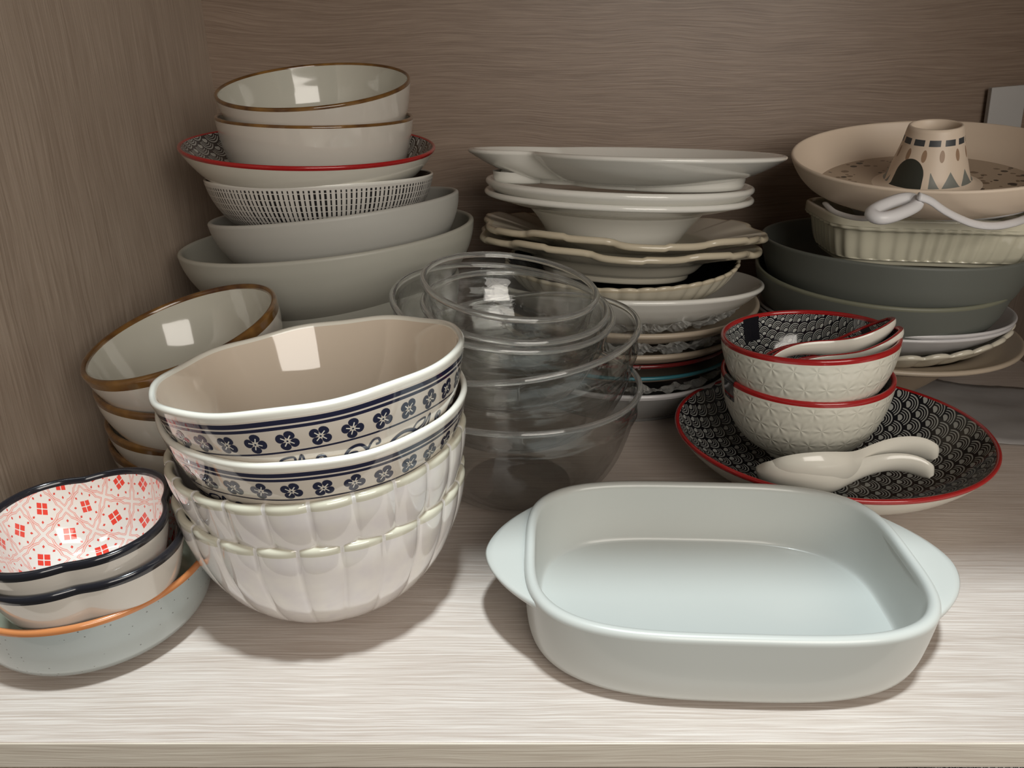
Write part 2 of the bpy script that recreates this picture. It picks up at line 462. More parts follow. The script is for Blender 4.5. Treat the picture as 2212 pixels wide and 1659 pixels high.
# ------------------------------------------------------------------ A: tall stack at the back left
B1R = 'cream bowl with brown rim'
def brown_bowl(R, H, rim_out=.0035, foot=.45, wall=ROUND, ri=.0014, t=.0045):
    return dish('cereal_bowl', Prof(R, H, wall, R * foot, .004, t, rim_out, ri), CREAM2, BROWN, INNER)
o = brown_bowl(.0883, .056, .0010, .48, UPR, .0006, .0034); place(o, (-.1814, .756, .3117, -.036, -.194), .056)
tag(o, 'cream bowl with thin brown rim, tilted on top of the tall back left stack', 'bowl', 'brown rimmed cream bowls')
o = brown_bowl(.0905, .058, .0006, .55, UPR, .0006, .0034); place(o, (-.1835, .761, .284, .021, -.03), .058)
tag(o, 'cream bowl with thin brown rim standing in the red rimmed wave plate', 'bowl', 'brown rimmed cream bowls')
o = dish('shallow_bowl', Prof(.1185, .045, SHAL, .05, .003, .0034, .0016, .0006), REDCREAM, RED, WAVE, rimlabel='red painted rim')
place(o, (-.1924, .766, .2576, .036, -.056), .045)
tag(o, 'shallow bowl with red rim and dark wave print inside, under two cream bowls', 'bowl')
o = dish('patterned_bowl', Prof(.1085, .058, ROUND, .042, .003, .0026, .0012, .0004), HATCH, WHITE, BLACK)
place(o, (-.1857, .770, .2285, -.012, .055), .058)
tag(o, 'bowl with fine black dash hatching outside and black inside', 'bowl')
o = dish('serving_bowl', Prof(.1226, .068, DEEP, .055, .003, .005), GREYW, GREYW, GREYW, split_rim=False)
place(o, (-.1751, .775, .1979, -.109, .058), .068)
tag(o, 'matt light grey bowl under the hatched bowl, its right side raised', 'bowl')
o = dish('serving_bowl', Prof(.1459, .075, DEEP, .066, .003, .005), GREYG, GREYG, GREYG, split_rim=False)
place(o, (-.1841, .777, .1707, -.088, .032), .075)
tag(o, 'wide grey-green bowl, lower of the two large plain bowls in full view', 'bowl')
o = dish('serving_bowl', Prof(.113, .128, DEEP, .06, .004, .005), GREYG, GREYG, GREYG, split_rim=False)
place(o, (-.168, .777, .128, -.005, .0), .128)
tag(o, 'wide grey-green bowl at the bottom, mostly hidden, only its front band showing', 'bowl')

# ------------------------------------------------------------------ B: stack by the left wall
for spec, R, H, ro, lab in (
        ((-.2459, .542, .1479, -.243, -.143), .0734, .060, .0055, 'cream bowl with thick brown rim on top, tilted towards the right, by left wall'),
        ((-.2378, .555, .1079, .003, -.002), .080, .052, .0028, 'cream bowl with tan rim directly under the tilted brown rimmed bowl'),
        ((-.2416, .567, .0753, .002, -.001), .080, .050, .0040, 'brown rimmed cream bowl, third from top beside the left wall'),
        ((-.2489, .578, .0528, 0, 0), .080, .0528, .0050, 'brown rimmed cream bowl at the bottom of the stack by the left wall')):
    o = brown_bowl(R, H, ro); place(o, spec, H); tag(o, lab, 'bowl', 'brown rimmed cream bowls')

# ------------------------------------------------------------------ C: front left stack
def flute(N, A, zamp=0., p=.6):
    def f(th, r, z, k, N=N, A=A):
        c = abs(sin(N * th / 2)) ** p
        return r, c
    return f
def fluted_fn(N, A, H, zamp=0., p=.6, lo=.15):
    def fn(th, r, z, k):
        c = abs(sin(N * th / 2)) ** p
        fade = min(1., max(0., (z / H - lo) / .5)) if r > 1e-6 else 0.
        fade = .35 + .65 * fade if z > H * .06 and r > .3 * H else fade
        rr = r * (1 + A * (c - 1) * fade)
        zz = z + zamp * (c - 1) * max(0., (z / H - .8) / .2)
        return (rr * cos(th), rr * sin(th), zz)
    return fn
def fluted_bowl():
    H = .0887
    return dish('fluted_bowl', Prof(.0918, H, DEEP, .030, .003, .0050, .0024, .0018), PEARL, PEARLRIM, PEARL, N=384, fn=fluted_fn(24, .022, H, .0, .5), rimlabel='straw coloured rim'), H
o, H = fluted_bowl(); place(o, (-.1219, .436, .0887, 0, 0), H, .07)
tag(o, 'pearly white fluted bowl standing on the shelf, lowest of the front stack', 'bowl', 'fluted white bowls')
o, H = fluted_bowl(); place(o, (-.1204, .432, .1204, -.055, -.023), H, .16)
tag(o, 'pearly white fluted bowl nested in another, right under the blue flowered bowls', 'bowl', 'fluted white bowls')

def wob(th, r, z, k):
    H = .08; e = .0005 * sin(9 * th) * max(0, (z / H - .6) / .4)
    rr = r * (1 + .0045 * sin(9 * th + .6) * (1 if z > .03 else z / .03)) if r > 1e-6 else 0.
    return (rr * cos(th), rr * sin(th), z + e)
FW = [(0, 0), (.22, .05), (.48, .18), (.68, .36), (.83, .57), (.93, .78), (1, 1)]
def flower_bowl(R, phase, Nf=34):
    H = .08
    P = Prof(R, H, FW, .028, .003, .0040, .0028, .0010)
    o = dish('flower_bowl', P, BLUEBAND, RIMW, TAUPE, N=192, fn=wob, rimlabel='ivory glazed rim')
    # printed flowers and scrolls laid on the outer glaze
    W = P.W[::-1]; nor = P.nor[::-1]; acc = [0.]
    for i in range(1, len(W)): acc.append(acc[-1] + sqrt((W[i][0] - W[i - 1][0]) ** 2 + (W[i][1] - W[i - 1][1]) ** 2))
    v0 = 0.
    def surf(u, v, off=.00018):                             # u metres round the rim, v metres below the lip
        d = max(v - v0, 0); k = 0
        while k < len(acc) - 2 and acc[k + 1] < d: k += 1
        f = (d - acc[k]) / (acc[k + 1] - acc[k]); f = min(max(f, 0), 1)
        r = W[k][0] + (W[k + 1][0] - W[k][0]) * f; z = W[k][1] + (W[k + 1][1] - W[k][1]) * f
        n = nor[k]; th = u / R
        x, y, zz = wob(th, r, z, 0); q = sqrt(x * x + y * y)
        x += n[0] * off * cos(th); y += n[0] * off * sin(th)
        return (x, y, zz + n[1] * off)
    V = []; F = []; MI = []
    def fan(poly, mi=0, off=.00018):
        cx = sum(p[0] for p in poly) / len(poly); cy = sum(p[1] for p in poly) / len(poly)
        b = len(V); V.append(surf(cx, cy, off)); 
        for p in poly: V.append(surf(p[0], p[1], off))
        n = len(poly)
        for i in range(n): F.append((b, b + 1 + i, b + 1 + (i + 1) % n)); MI.append(mi)
    def stroke(pl, wd, mi=0, off=.00018):
        b = len(V); n = len(pl)
        for i, p in enumerate(pl):
            a = pl[max(i - 1, 0)]; c = pl[min(i + 1, n - 1)]; dx, dy = c[0] - a[0], c[1] - a[1]; L = sqrt(dx * dx + dy * dy) or 1
            ww = wd * .82
            V.append(surf(p[0] - dy / L * ww, p[1] + dx / L * ww, off)); V.append(surf(p[0] + dy / L * ww, p[1] - dx / L * ww, off))
        for i in range(n - 1): F.append((b + 2 * i, b + 2 * i + 1, b + 2 * i + 3, b + 2 * i + 2)); MI.append(mi)
    rf = .0060
    for k in range(Nf):
        cx = 2 * pi * R * k / Nf; cy = .0164; rot = .42 + .25 * sin(k * 2.1)
        for q in range(4):
            a = rot + q * pi / 2; px, py = cx + cos(a) * rf * .62, cy + sin(a) * rf * .62
            poly = [(px + cos(a) * rf * .40 * cos(s) - sin(a) * rf * .47 * sin(s), py + sin(a) * rf * .40 * cos(s) + cos(a) * rf * .47 * sin(s)) for s in [2 * pi * i / 14 for i in range(14)]]
            fan(poly)
            stroke([(cx + cos(a) * rf * .16, cy + sin(a) * rf * .16), (cx + cos(a + .12) * rf * .62, cy + sin(a + .12) * rf * .62)], .00038, 1, .0003)
        fan([(cx + .0009 * cos(2 * pi * i / 8), cy + .0009 * sin(2 * pi * i / 8)) for i in range(8)], 1, .0003)
        fan([(cx + .0006 * cos(2 * pi * i / 8), cy + .0006 * sin(2 * pi * i / 8)) for i in range(8)], 0, .0004)
    M = 7; per = 2 * pi * R / M
    for k in range(M):
        u0 = per * k; vb = .0272
        T = lambda pts: [(u0 + a, vb + b_) for a, b_ in pts]
        sp = [(.010 + .0032 * (1 - i / 22.) * cos(i * .42 + 2.6), .0046 + .0032 * (1 - i / 22.) * sin(i * .42 + 2.6)) for i in range(20)]
        stroke(T(sp[::-1]), .0010)
        stroke(T(catmull([(.0072, .0062), (.012, .0118), (.020, .0090), (.026, .0022), (.032, .0012), (.036, .0060)], 6)), .0012)
        stroke(T(catmull([(.018, .0105), (.022, .0128), (.028, .0100), (.030, .0060), (.0265, .0052), (.0215, .0080)], 5)), .0008)
        stroke(T(catmull([(.036, .0060), (.039, .0010), (.0425, .0004), (.0435, .0035), (.0410, .0040)], 5)), .0009)
        stroke(T(catmull([(.046, .0135), (.052, .0060), (.060, .0030), (.069, .0055), (.076, .0125)], 6)), .0014)
        stroke(T(catmull([(.050, .0140), (.055, .0085), (.061, .0068), (.067, .0095), (.071, .0150)], 6)), .0007)
        for j in range(3):
            s0 = .0555 + j * .0042
            stroke(T(catmull([(s0, .0150), (s0 + .0010, .0115), (s0 + .0026, .0105), (s0 + .0036, .0128), (s0 + .0036, .0155)], 4)), .0006)
        stroke(T(catmull([(.067, .0050), (.0705, .0010), (.0770, .0002), (.0765, .0040), (.0700, .0062), (.067, .0050)], 5)), .0008)
        stroke(T(catmull([(.074, .0090), (.0785, .0045), (.0815, -.0006), (.0818, .0045), (.0790, .0088), (.0740, .0090)], 5)), .0008)
    d = link('printed_flowers', pydata('printed_flowers', V, F, [NAVY, RIMW], MI, smooth=True), o)
    d['label'] = 'dark blue flower and scroll print'
    return o, H
o, H = flower_bowl(.0911, 0); place(o, (-.1182, .425, .1701, -.121, .072), H, .35)
tag(o, 'blue flowered bowl tilted on top of the front stack, taupe inside showing', 'bowl', 'blue flowered bowls')
o, H = flower_bowl(.0909, 0); place(o, (-.1182, .428, .1482, -.018, -.025), H, -.22)
tag(o, 'blue flowered bowl nested between the top flowered bowl and the fluted bowls', 'bowl', 'blue flowered bowls')

# ------------------------------------------------------------------ D: front left corner
o = dish('dinner_plate', Prof(.0721, .047, UPR, .045, .002, .0035, .0016, .0016), BLUEG, ORANGE, SAGEIN, rimlabel='terracotta coloured rim')
place(o, (-.2644, .4022, .047, 0, 0), .047)
tag(o, 'pale blue speckled dish with terracotta rim on the shelf, front left corner', 'dish')
def quatre(H, a=.086):
    def fn(th, r, z, k):
        f = min(1., z / (H * .4)) if r > 1e-6 else 0
        c = (abs(cos(2 * (th - radians(68)))) ** 2 + .02) ** .45
        rr = r * (1 - .15 * (1 - c) * f)
        return (rr * cos(th), rr * sin(th), z + .0018 * (c - .5) * max(0, z / H - .5))
    return fn
for z, R, tx, ty, lab, yo in ((.0870, .0565, -.03, -.03, 'four-lobed bowl with black rim and red tile pattern, the upper one', 0.),
                          (.0715, .0595, -.03, -.02, 'four-lobed bowl with black rim, lower one, resting in the blue dish', .003)):
    H = .052
    o = dish('lobed_bowl', Prof(R, H, [(0, 0), (.3, .06), (.56, .22), (.76, .46), (.9, .74), (1, 1)], .024, .003, .0042, .0024, .0020), CREAM2, BLACK, REDTILE, N=192, fn=quatre(H), rimlabel='black glazed rim')
    place(o, (-.2545 + yo * .8, .3825 + yo, z, tx, ty), H, radians(-2)); tag(o, lab, 'bowl', 'red patterned lobed bowls')

# ------------------------------------------------------------------ E: glass bowls
def glass_bowl(R, H, foot, lip=.0024, wall=DEEP, t=.0032):
    P = Prof(R - lip * .5, H, wall, foot, .0015, t, 0, 0, floor_t=t)
    W = P.ext
    # collar below the lip and a rolled rim
    L = plen(W); acc = 0; E2 = []
    for i, p in enumerate(W):
        if i: acc += sqrt((p[0] - W[i - 1][0]) ** 2 + (p[1] - W[i - 1][1]) ** 2)
        d = L - acc; k = .0018 * math.exp(-((d - .020) / .0030) ** 2) * (R / .1)
        E2.append((p[0] + k, p[1]))
    c = (R - lip * .4, H); roll = [(c[0] + lip * cos(a), c[1] + lip * sin(a)) for a in [radians(-55 + 290 * i / 10) for i in range(11)]]
    I2 = [p for p in P.int if p[1] < H - .002]; E2 = [p for p in E2 if p[1] < H - .0022]
    foot_ = [(0, .0)] + [(foot * .9, 0), (foot, .0008)]
    root = bpy.data.objects.new('glass_bowl', None); COL.objects.link(root)
    o = rev('body', [(foot_, THIN, 0, 1), (E2, THIN, 0, 1)], 144, root)
    o2 = rev('tmp', [(I2, THIN, 0, 1), (P.floor, THIN, 0, 1)], 144); join(o, o2)
    rev('rim', [(roll + [roll[0]], GLASS, 0, 1)], 144, root)['label'] = 'rolled glass rim'
    return root
for spec, R, H, f, lab in (
        ((-.0012, .572, .1752, .114, -.094), .0676, .052, .040, 'small clear glass bowl on the very top of the glass stack'),
        ((.0025, .577, .1580, .060, -.090), .0725, .056, .040, 'small clear glass bowl nested just under the top glass bowl'),
        ((-.0070, .586, .1560, .108, -.090), .0880, .074, .045, 'wide clear glass bowl whose rim stands out at left of the stack'),
        ((.0025, .575, .1350, -.112, -.017), .0975, .080, .050, 'wide clear glass bowl with its rim raised at the right side'),
        ((.0051, .577, .0930, 0, 0), .0990, .0930, .050, 'large clear glass bowl at the bottom, standing on the shelf')):
    o = glass_bowl(R, H, f); place(o, spec, H); tag(o, lab, 'bowl', 'stacked glass bowls')

# ------------------------------------------------------------------ F: plate stack in the middle
# gourd-shaped sauce platter on top
def gourd():
    H = .027
    def lobe(th):                                           # outline: big lobe right, small lobe left
        best = 0
        for cx, cy, R in ((.026, 0., .122), (-.092, .026, .060)):
            dx, dy = cos(th), sin(th); b = dx * cx + dy * cy; c = cx * cx + cy * cy - R * R
            D = b * b - c
            if D > 0: best = max(best, b + sqrt(D))
        return best
    Ns = 180; raw = [lobe(2 * pi * i / Ns) for i in range(Ns)]
    for _ in range(3): raw = [(raw[i - 1] + 2 * raw[i] + raw[(i + 1) % Ns]) / 4 for i in range(Ns)]
    return raw, H
raw, H = gourd()
def gfn(th, r, z, k):
    i = int(round(th / (2 * pi) * 180)) % 180; s = r / .1
    x = raw[i] * cos(th) * s; y = raw[i] * sin(th) * s
    return (x, y, z)
P = Prof(.1, H, [(0, 0), (.25, .08), (.5, .3), (.72, .56), (.88, .80), (1, 1)], .056, .0035, .0045, .002, .002)
o = dish('sauce_platter', P, WHITE, WHITE, WHITE, N=180, fn=gfn, split_rim=False)
for cx, cy, R, hz in ((.038, -.002, .0735, .0045), (-.100, .018, .025, .004)):
    q = [(R - .005, 0.010), (R - .005, .0005), (R - .002, -.001), (R + .001, 0.0005), (R + .002, .004), (R + .003, .010)]
    f = rev('foot_ring', [(q, WHITE, 0, 1)], 96, o, fn=lambda th, r, z, k, cx=cx, cy=cy: (cx + r * cos(th), cy + r * sin(th), z))
place(o, (.1090, .765, .2485, .016, .068), H)
tag(o, 'white gourd-shaped platter with a small side dish lobe, topmost of the middle stack', 'plate')
def plate(R, H, foot, ext=WHITE, rim=None, inn=None, wall=FLAT, t=.0045, fh=.003, **k):
    return dish(k.pop('name', 'dinner_plate'), Prof(R, H, wall, foot, fh, t, k.pop('ro', .003), k.pop('ri', .003)), ext, rim or ext, inn or ext, **k)
o = plate(.130, .022, .085, WHITE, t=.0062); place(o, (.1047, .780, .2178, .027, .058), .022); tag(o, 'thick white plate directly beneath the gourd-shaped platter', 'plate')
o = dish('soup_plate', Prof(.130, .047, SOUP, .058, .003, .0055, .003, .003), WHITE, WHITE, WHITE, split_rim=False); place(o, (.1044, .780, .2075, .026, .060), .047); tag(o, 'white deep-welled soup plate with a wide rim in the middle stack', 'plate')
CR = mat('antique_cream_glaze', (.62, .58, .48), .18, .5)
CRR = mat('antique_cream_rim', (.60, .53, .40), .2, .5)
def scal(th, r, z, k):
    if r < 1e-6: return (0, 0, z)
    f = max(0., min(1., (r / .141 - .62) / .38))
    c = abs(sin(5 * th)) ** .45; d = abs(sin(5 * th + .32)) ** .5
    rr = r * (1 - .030 * (1 - c) * f - .018 * (1 - d) * f)
    return (rr * cos(th), rr * sin(th), z + f * (.0026 * math.tanh(3 * sin(5 * th)) * (1 if sin(10 * th) > -.2 else .5)))
for spec, spin, lab in (((.1127, .785, .1733, .036, .090), .12, 'cream plate with scalloped edge, the upper one, under the soup plate'),
                        ((.1080, .785, .1610, .046, .095), .02, 'cream plate with scalloped edge, the lower one with a footed base')):
    H = .031
    o = dish('scalloped_plate', Prof(.141, H, [(0, 0), (.10, .12), (.22, .45), (.32, .58), (.62, .78), (1, 1)], .075, .005, .0062, .004, .003), CR, CRR, CR, N=240, fn=scal, split_foot=True)
    place(o, spec, H, spin); tag(o, lab, 'plate', 'scalloped cream plates')
H = .036
o = dish('fluted_bowl', Prof(.120, H, SHAL, .07, .003, .004, .002, .001), CR, CRR, BLACK, N=320, fn=fluted_fn(44, .022, H, .0012, .8, .0))
place(o, (.1125, .785, .1430, -.025, -.005), H); tag(o, 'shallow bowl, black inside, with a finely fluted cream edge', 'bowl')
o = dish('dinner_plate', Prof(.140, .034, [(0, 0), (.3, .14), (.6, .42), (.8, .68), (.92, .87), (1, 1)], .088, .0045, .005, .003, .003), WHITE, WHITE, WHITE, split_rim=False, split_foot=True)
place(o, (.1174, .785, .1190, .004, .115), .034); tag(o, 'plain white coupe plate with raised right edge, above the tan plates', 'plate')
def wrap(name, R0, R1, z0, z1, cx, cy, lab, seed, a0=-170, a1=20):
    """crumpled clear film hanging out between two plates"""
    rnd = random.Random(seed); V = []; F = []; nj = 150; ni = 7
    ph = [rnd.uniform(0, 6.28) for _ in range(8)]
    for j in range(nj):
        th = radians(a0 + (a1 - a0) * j / (nj - 1))
        for i in range(ni):
            f = i / (ni - 1)
            rr = R0 + (R1 - R0) * f + .0035 * sin(31 * th + ph[0] + 2 * f) * sin(3.1 * f) + .0025 * sin(67 * th + ph[1] + 5 * f) + rnd.uniform(-.0012, .0012)
            zz = z0 + (z1 - z0) * f + .0022 * sin(23 * th + ph[2] + 3 * f) + rnd.uniform(-.0008, .0008)
            V.append((cx + rr * cos(th), cy + rr * sin(th), zz))
    for j in range(nj - 1):
        for i in range(ni - 1):
            a = j * ni + i; F.append((a, a + 1, a + ni + 1, a + ni))
    o = link(name, pydata(name, V, F, [WRAP], smooth=False)); so = o.modifiers.new('t', 'SOLIDIFY'); so.thickness = .0004
    return tag(o, lab, 'plastic wrap', 'crumpled plastic wraps between plates')
wrap('plastic_wrap', .121, .108, .1095, .099, .117, .787, 'crumpled clear wrap between the white coupe plate and upper tan plate', 1, -175, -15)
o = plate(.1385, .020, .095, TAN2, t=.005); place(o, (.1171, .787, .1026, .005, .003), .020); tag(o, 'tan stoneware plate just under the plain white coupe plate', 'plate', 'tan plates')
wrap('plastic_wrap', .128, .116, .094, .081, .117, .787, 'crumpled clear wrap hanging over the lower tan plate', 2)
o = plate(.1275, .018, .09, TAN2, t=.005); place(o, (.117, .787, .0785, 0, .0), .018); tag(o, 'tan stoneware plate, the lower one, above a dark plate', 'plate', 'tan plates')
wrap('plastic_wrap', .122, .108, .071, .063, .112, .786, 'crumpled clear wrap at left of the black plate', 3, -175, -85)
o = plate(.119, .014, .08, BLACK, mat('dark_red_rim', (.13, .012, .012), .2), BLACK, t=.004, ro=.001, ri=.001); place(o, (.117, .787, .0665, 0, 0), .014); tag(o, 'black plate with thin dark red rim above the teal rimmed one', 'plate')
o = plate(.1215, .016, .08, TAN2, TEAL, TAN2, t=.0035, ro=.0016, ri=.0016, rimlabel='teal painted rim'); place(o, (.117, .787, .0545, 0, .01), .016); tag(o, 'beige plate with a teal rim low in the middle stack', 'plate')
wrap('plastic_wrap', .116, .108, .046, .037, .117, .787, 'crumpled clear wrap under the teal rimmed plate', 5)
o = plate(.1185, .0355, .095, STEEL, FROST, STEEL, t=.004, wall=[(0, 0), (.3, .2), (.55, .45), (.8, .75), (.92, .9), (1, 1)], ro=.003, rimlabel='pale grey rim'); place(o, (.119, .787, .0355, 0, 0), .0355); tag(o, 'glossy dark grey plate with pale rim at the bottom, on the shelf', 'plate')

# ------------------------------------------------------------------ G: stack at the back right
# tube pan
H = .038
P = Prof(.126, H, [(0, 0), (.3, .06), (.6, .24), (.8, .50), (.93, .78), (1, 1)], .078, .002, .0035, .0025, .002)
o = dish('tube_pan', P, PINKPAN, PINKPAN, PINKPAN, N=144, split_rim=False)
fr = P.floor[0][0] + .022; fz = P.floor[0][1]
# printed floor disc lies inside the pan
fz2 = fz + .0045
tf = rev('printed_floor', [([(0, fz2), (.036, fz2), (.07, fz2), (.098, fz2), (.1045, fz2 - .001)], TERRAZZO, 0, 1)], 128, o); tf['label'] = 'terrazzo speckled pan floor'
h0 = fz2
conep = [(.050, h0 - .0005), (.043, h0 + .0015), (.0375, h0 + .006), (.0345, h0 + .014), (.0305, h0 + .027), (.0265, h0 + .040), (.0242, h0 + .0515), (.0232, h0 + .0545), (.0215, h0 + .055), (.0202, h0 + .0535), (.021, h0 + .045), (.024, h0 + .030), (.030, h0 + .010)]
cl = plen(conep[:8])
c = rev('cone_tube', [(conep, TENT, cl, -1)], 96, o); c['label'] = 'cone printed like a tent with arch and triangles'
place(o, (.3992, .760, .2510, -.092, -.130), H, radians(-8))
tag(o, 'blush round tube pan with speckled floor and tent-printed cone, topmost at right', 'pan')
# strainer bowl with loop handle
o = bpy.data.objects.new('plastic_scoop', None); COL.objects.link(o)
rev('body', [([(0, .0), (.03, .001), (.048, .008), (.057, .020), (.063, .032), (.076, .040), (.086, .044), (.085, .0455), (.075, .0415), (.061, .0335), (.055, .021), (.046, .0095), (.03, .003), (0, .002)], PLASTIC, 0, 1)], 96, o)
place(o, (.4060, .768, .2050, 0, .0), .044)
def tube(name, pts, rad, m, parent=None, n=10, flat=1.):
    c = bpy.data.curves.new(name, 'CURVE'); c.dimensions = '3D'; c.bevel_depth = rad; c.bevel_resolution = 4
    s = c.splines.new('POLY'); s.points.add(len(pts) - 1)
    for i, p in enumerate(pts): s.points[i].co = (*p, 1)
    o = link(name, c, parent); c.materials.append(m); return o
def strap(name, pts, hw, hh, m, parent=None, up=(0, 0, 1)):
    """flat strip of rounded section along pts"""
    V = []; F = []; sec = [(cos(a), sin(a)) for a in [2 * pi * k / 10 + .314 for k in range(10)]]
    sec = [(max(-.8, min(.8, x * 1.15)) / .8 if abs(x) > .6 else x, y) for x, y in sec]
    upv = Vector(up)
    for i, p in enumerate(pts):
        a = Vector(pts[max(i - 1, 0)]); b = Vector(pts[min(i + 1, len(pts) - 1)]); d = (b - a).normalized()
        s = d.cross(upv).normalized(); u = s.cross(d)
        for x, y in sec: V.append(tuple(Vector(p) + s * x * hw + u * y * hh))
    n = len(sec)
    for i in range(len(pts) - 1):
        for k in range(n): F.append((i * n + k, i * n + (k + 1) % n, (i + 1) * n + (k + 1) % n, (i + 1) * n + k))
    F.append(tuple(range(n))[::-1]); F.append(tuple((len(pts) - 1) * n + k for k in range(n)))
    return link(name, pydata(name, V, F, [m]), parent)
# broad rim that rises into the handle; world points turned to the scoop's own frame
inv = (Matrix.Translation(o.location) @ o.rotation_quaternion.to_matrix().to_4x4()).inverted()
def cpt(px, py, y):                                         # point seen at the photo's pixel, at depth y
    d = Vector(((px - 1106) / 1661., 0, -(py - 829.5) / 1661.))
    th = radians(23); f = Vector((0, cos(th), -sin(th))); u = Vector((0, sin(th), cos(th)))
    r = f + Vector((d.x, 0, 0)) + u * d.z
    return Vector((0, 0, .335)) + r * (y / r.y)
rimp = catmull([tuple(inv @ cpt(*q)) for q in ((1985, 424, .622), (2010, 434, .624), (2040, 455, .628), (2075, 473, .634), (2110, 485, .640), (2150, 488, .648), (2190, 481, .662), (2225, 468, .685), (2245, 455, .71))], 5)
strap('rim_band', rimp, .0035, .0022, PLASTIC, o, up=(0, -.75, .65))
rl = catmull([tuple(inv @ cpt(*q)) for q in ((1783, 440, .735), (1800, 456, .705), (1830, 467, .680), (1862, 472, .660), (1895, 470, .645))], 5)
strap('rim_band', rl, .003, .002, PLASTIC, o, up=(0, -.75, .65))
# loop handle
lp = []
A = cpt(1932, 450, .622)
ax = Vector((.62, .55, .30)).normalized(); ay = Vector((.55, -.80, .0)).normalized(); ay = (ay - ax * ay.dot(ax)).normalized()
ax = (cpt(1988, 426, .632) - cpt(1880, 470, .606)); la = ax.length / 2; ax.normalize()
ay = (cpt(1958, 470, .606) - cpt(1910, 434, .632)); ay = (ay - ax * ay.dot(ax)); lb = ay.length / 2 * .82; ay.normalize()
nz = ax.cross(ay).normalized()
for i in range(33):
    a = 2 * pi * i / 32; ca, sa = cos(a), sin(a)
    e = .75
    lp.append(tuple(inv @ (A + ax * la * math.copysign(abs(ca) ** e, ca) * .80 + ay * lb * .72 * math.copysign(abs(sa) ** e, sa))))
upv = inv.to_3x3() @ nz
strap('loop_handle', lp, .0050, .0052, PLASTIC, o, up=tuple(upv))
tag(o, 'white plastic scoop with a looped handle squeezed under the tube pan', 'scoop')

# generic rounded-rectangle shell
def rect_fn(a, b, R, n=4., rib=0., nrib=0, H=1., lown=0, r0=.7):
    def fn(th, r, z, k):
        if r < 1e-7: return (0, 0, z)
        ins = R - max(r, R * r0); s = 1. if r >= R * r0 else r / (R * r0)
        aa, bb = (a - ins) * s, (b - ins) * s
        c, d = cos(th), sin(th)
        if lown: n_ = lown + (n - lown) * min(1., max(0., z / H)) ** .7
        else: n_ = n
        q = (abs(c / aa) ** n_ + abs(d / bb) ** n_) ** (-1. / n_)
        x, y = q * c, q * d
        if rib and k == 1 and z < H * .86 and z > H * .12:
            w_ = .5 + .5 * cos(nrib * atan2(y / bb * .8, x / aa) + 0.)
            L = sqrt(x * x + y * y); x *= 1 - rib * w_ / L; y *= 1 - rib * w_ / L
        return (x, y, z)
    return fn
# ribbed rectangular dish
H = .0435; R = .07
P = Prof(R, H, [(0, 0), (.22, .04), (.42, .28), (.55, .52), (.66, .70), (.76, .735), (.97, .77), (1, .86), (1, 1)], R - .016, .004, .0060, .001, .001)
o = dish('baking_dish', P, OLIVE, OLIVE, OLIVE, N=336, fn=rect_fn(.1035, .071, R, 5., .0022, 44, H), split_rim=False)
place(o, (.4060, .7660, .1955, .012, .025), H, radians(-5.5))
tag(o, 'pale cream rectangular baking dish with ribbed sides beneath the tube pan', 'baking dish')
# slate bowls
o = dish('serving_bowl', Prof(.128, .062, UPR, .07, .003, .004, .0015, .0015), SLATE, SLATE, SLATE, split_rim=False); place(o, (.3890, .782, .1625, -.004, .012), .062); tag(o, 'slate grey-green bowl, the upper one, directly under the ribbed baking dish', 'bowl', 'slate grey bowls')
o = dish('serving_bowl', Prof(.1232, .055, UPR, .065, .003, .004, .0012, .0012), SLATE, SLATERIM, SLATE); place(o, (.3802, .780, .1331, -.016, -.054), .055); tag(o, 'slate grey-green bowl, the lower one, with worn rim', 'bowl', 'slate grey bowls')
FW2 = [(0, 0), (.25, .10), (.5, .30), (.75, .58), (1, 1)]
o = plate(.1245, .034, .06, FROST, wall=FW2, t=.0030); place(o, (.3927, .789, .0915, -.017, .055), .034); tag(o, 'thin pale white plate, the upper of two, under the slate bowls', 'plate', 'thin pale plates')
o = plate(.1240, .034, .06, FROST, wall=FW2, t=.0030); place(o, (.3920, .789, .0868, -.017, .055), .034); tag(o, 'thin pale white plate, the lower of two, above the fluted plate', 'plate', 'thin pale plates')
H = .030
o = dish('fluted_plate', Prof(.130, H, SHAL, .06, .003, .005, .003, .003), CR, CR, CR, N=320, fn=fluted_fn(31, .035, H, .003, .55, .2), split_rim=False)
place(o, (.3872, .790, .0800, -.078, -.005), H); tag(o, 'cream plate with a fluted petal edge resting on the large tan bowl', 'plate')
H = .0640
o = dish('rimmed_bowl', Prof(.145, H, [(0, 0), (.14, .14), (.34, .45), (.52, .74), (.66, .86), (.84, .90), (1, 1)], .052, .003, .005, .003, .003), TAN, TAN2, TAN2)
place(o, (.3901, .800, .0640, 0, .0), H); tag(o, 'tan bowl with wide flat rim at the bottom of the right stack', 'bowl')

# thin bag lying on the shelf under the right stack
V = []; F = []; nx, ny = 30, 14; rnd = random.Random(8)
c00, c10, c01, c11 = cpt(2105, 925, .68), cpt(2300, 935, .66), cpt(2080, 806, .82), cpt(2330, 880, .74)
def fl(p): return Vector((p.x, p.y, 0))
q = [Vector((.395, .640, 0)), Vector((.600, .640, 0)), Vector((.400, .830, 0)), Vector((.600, .745, 0))]
for j in range(ny):
    for i in range(nx):
        a, b_ = i / (nx - 1), j / (ny - 1)
        p = q[0].lerp(q[1], a).lerp(q[2].lerp(q[3], a), b_)
        V.append((p.x, p.y + .004 * sin(9 * a), .0015 + .0022 * (1 + sin(13 * a + 5 * b_)) * .5 + .0016 * (1 + sin(21 * b_ - 7 * a)) * .5 + rnd.uniform(0, .0006)))
for j in range(ny - 1):
    for i in range(nx - 1): k = j * nx + i; F.append((k, k + 1, k + nx + 1, k + nx))
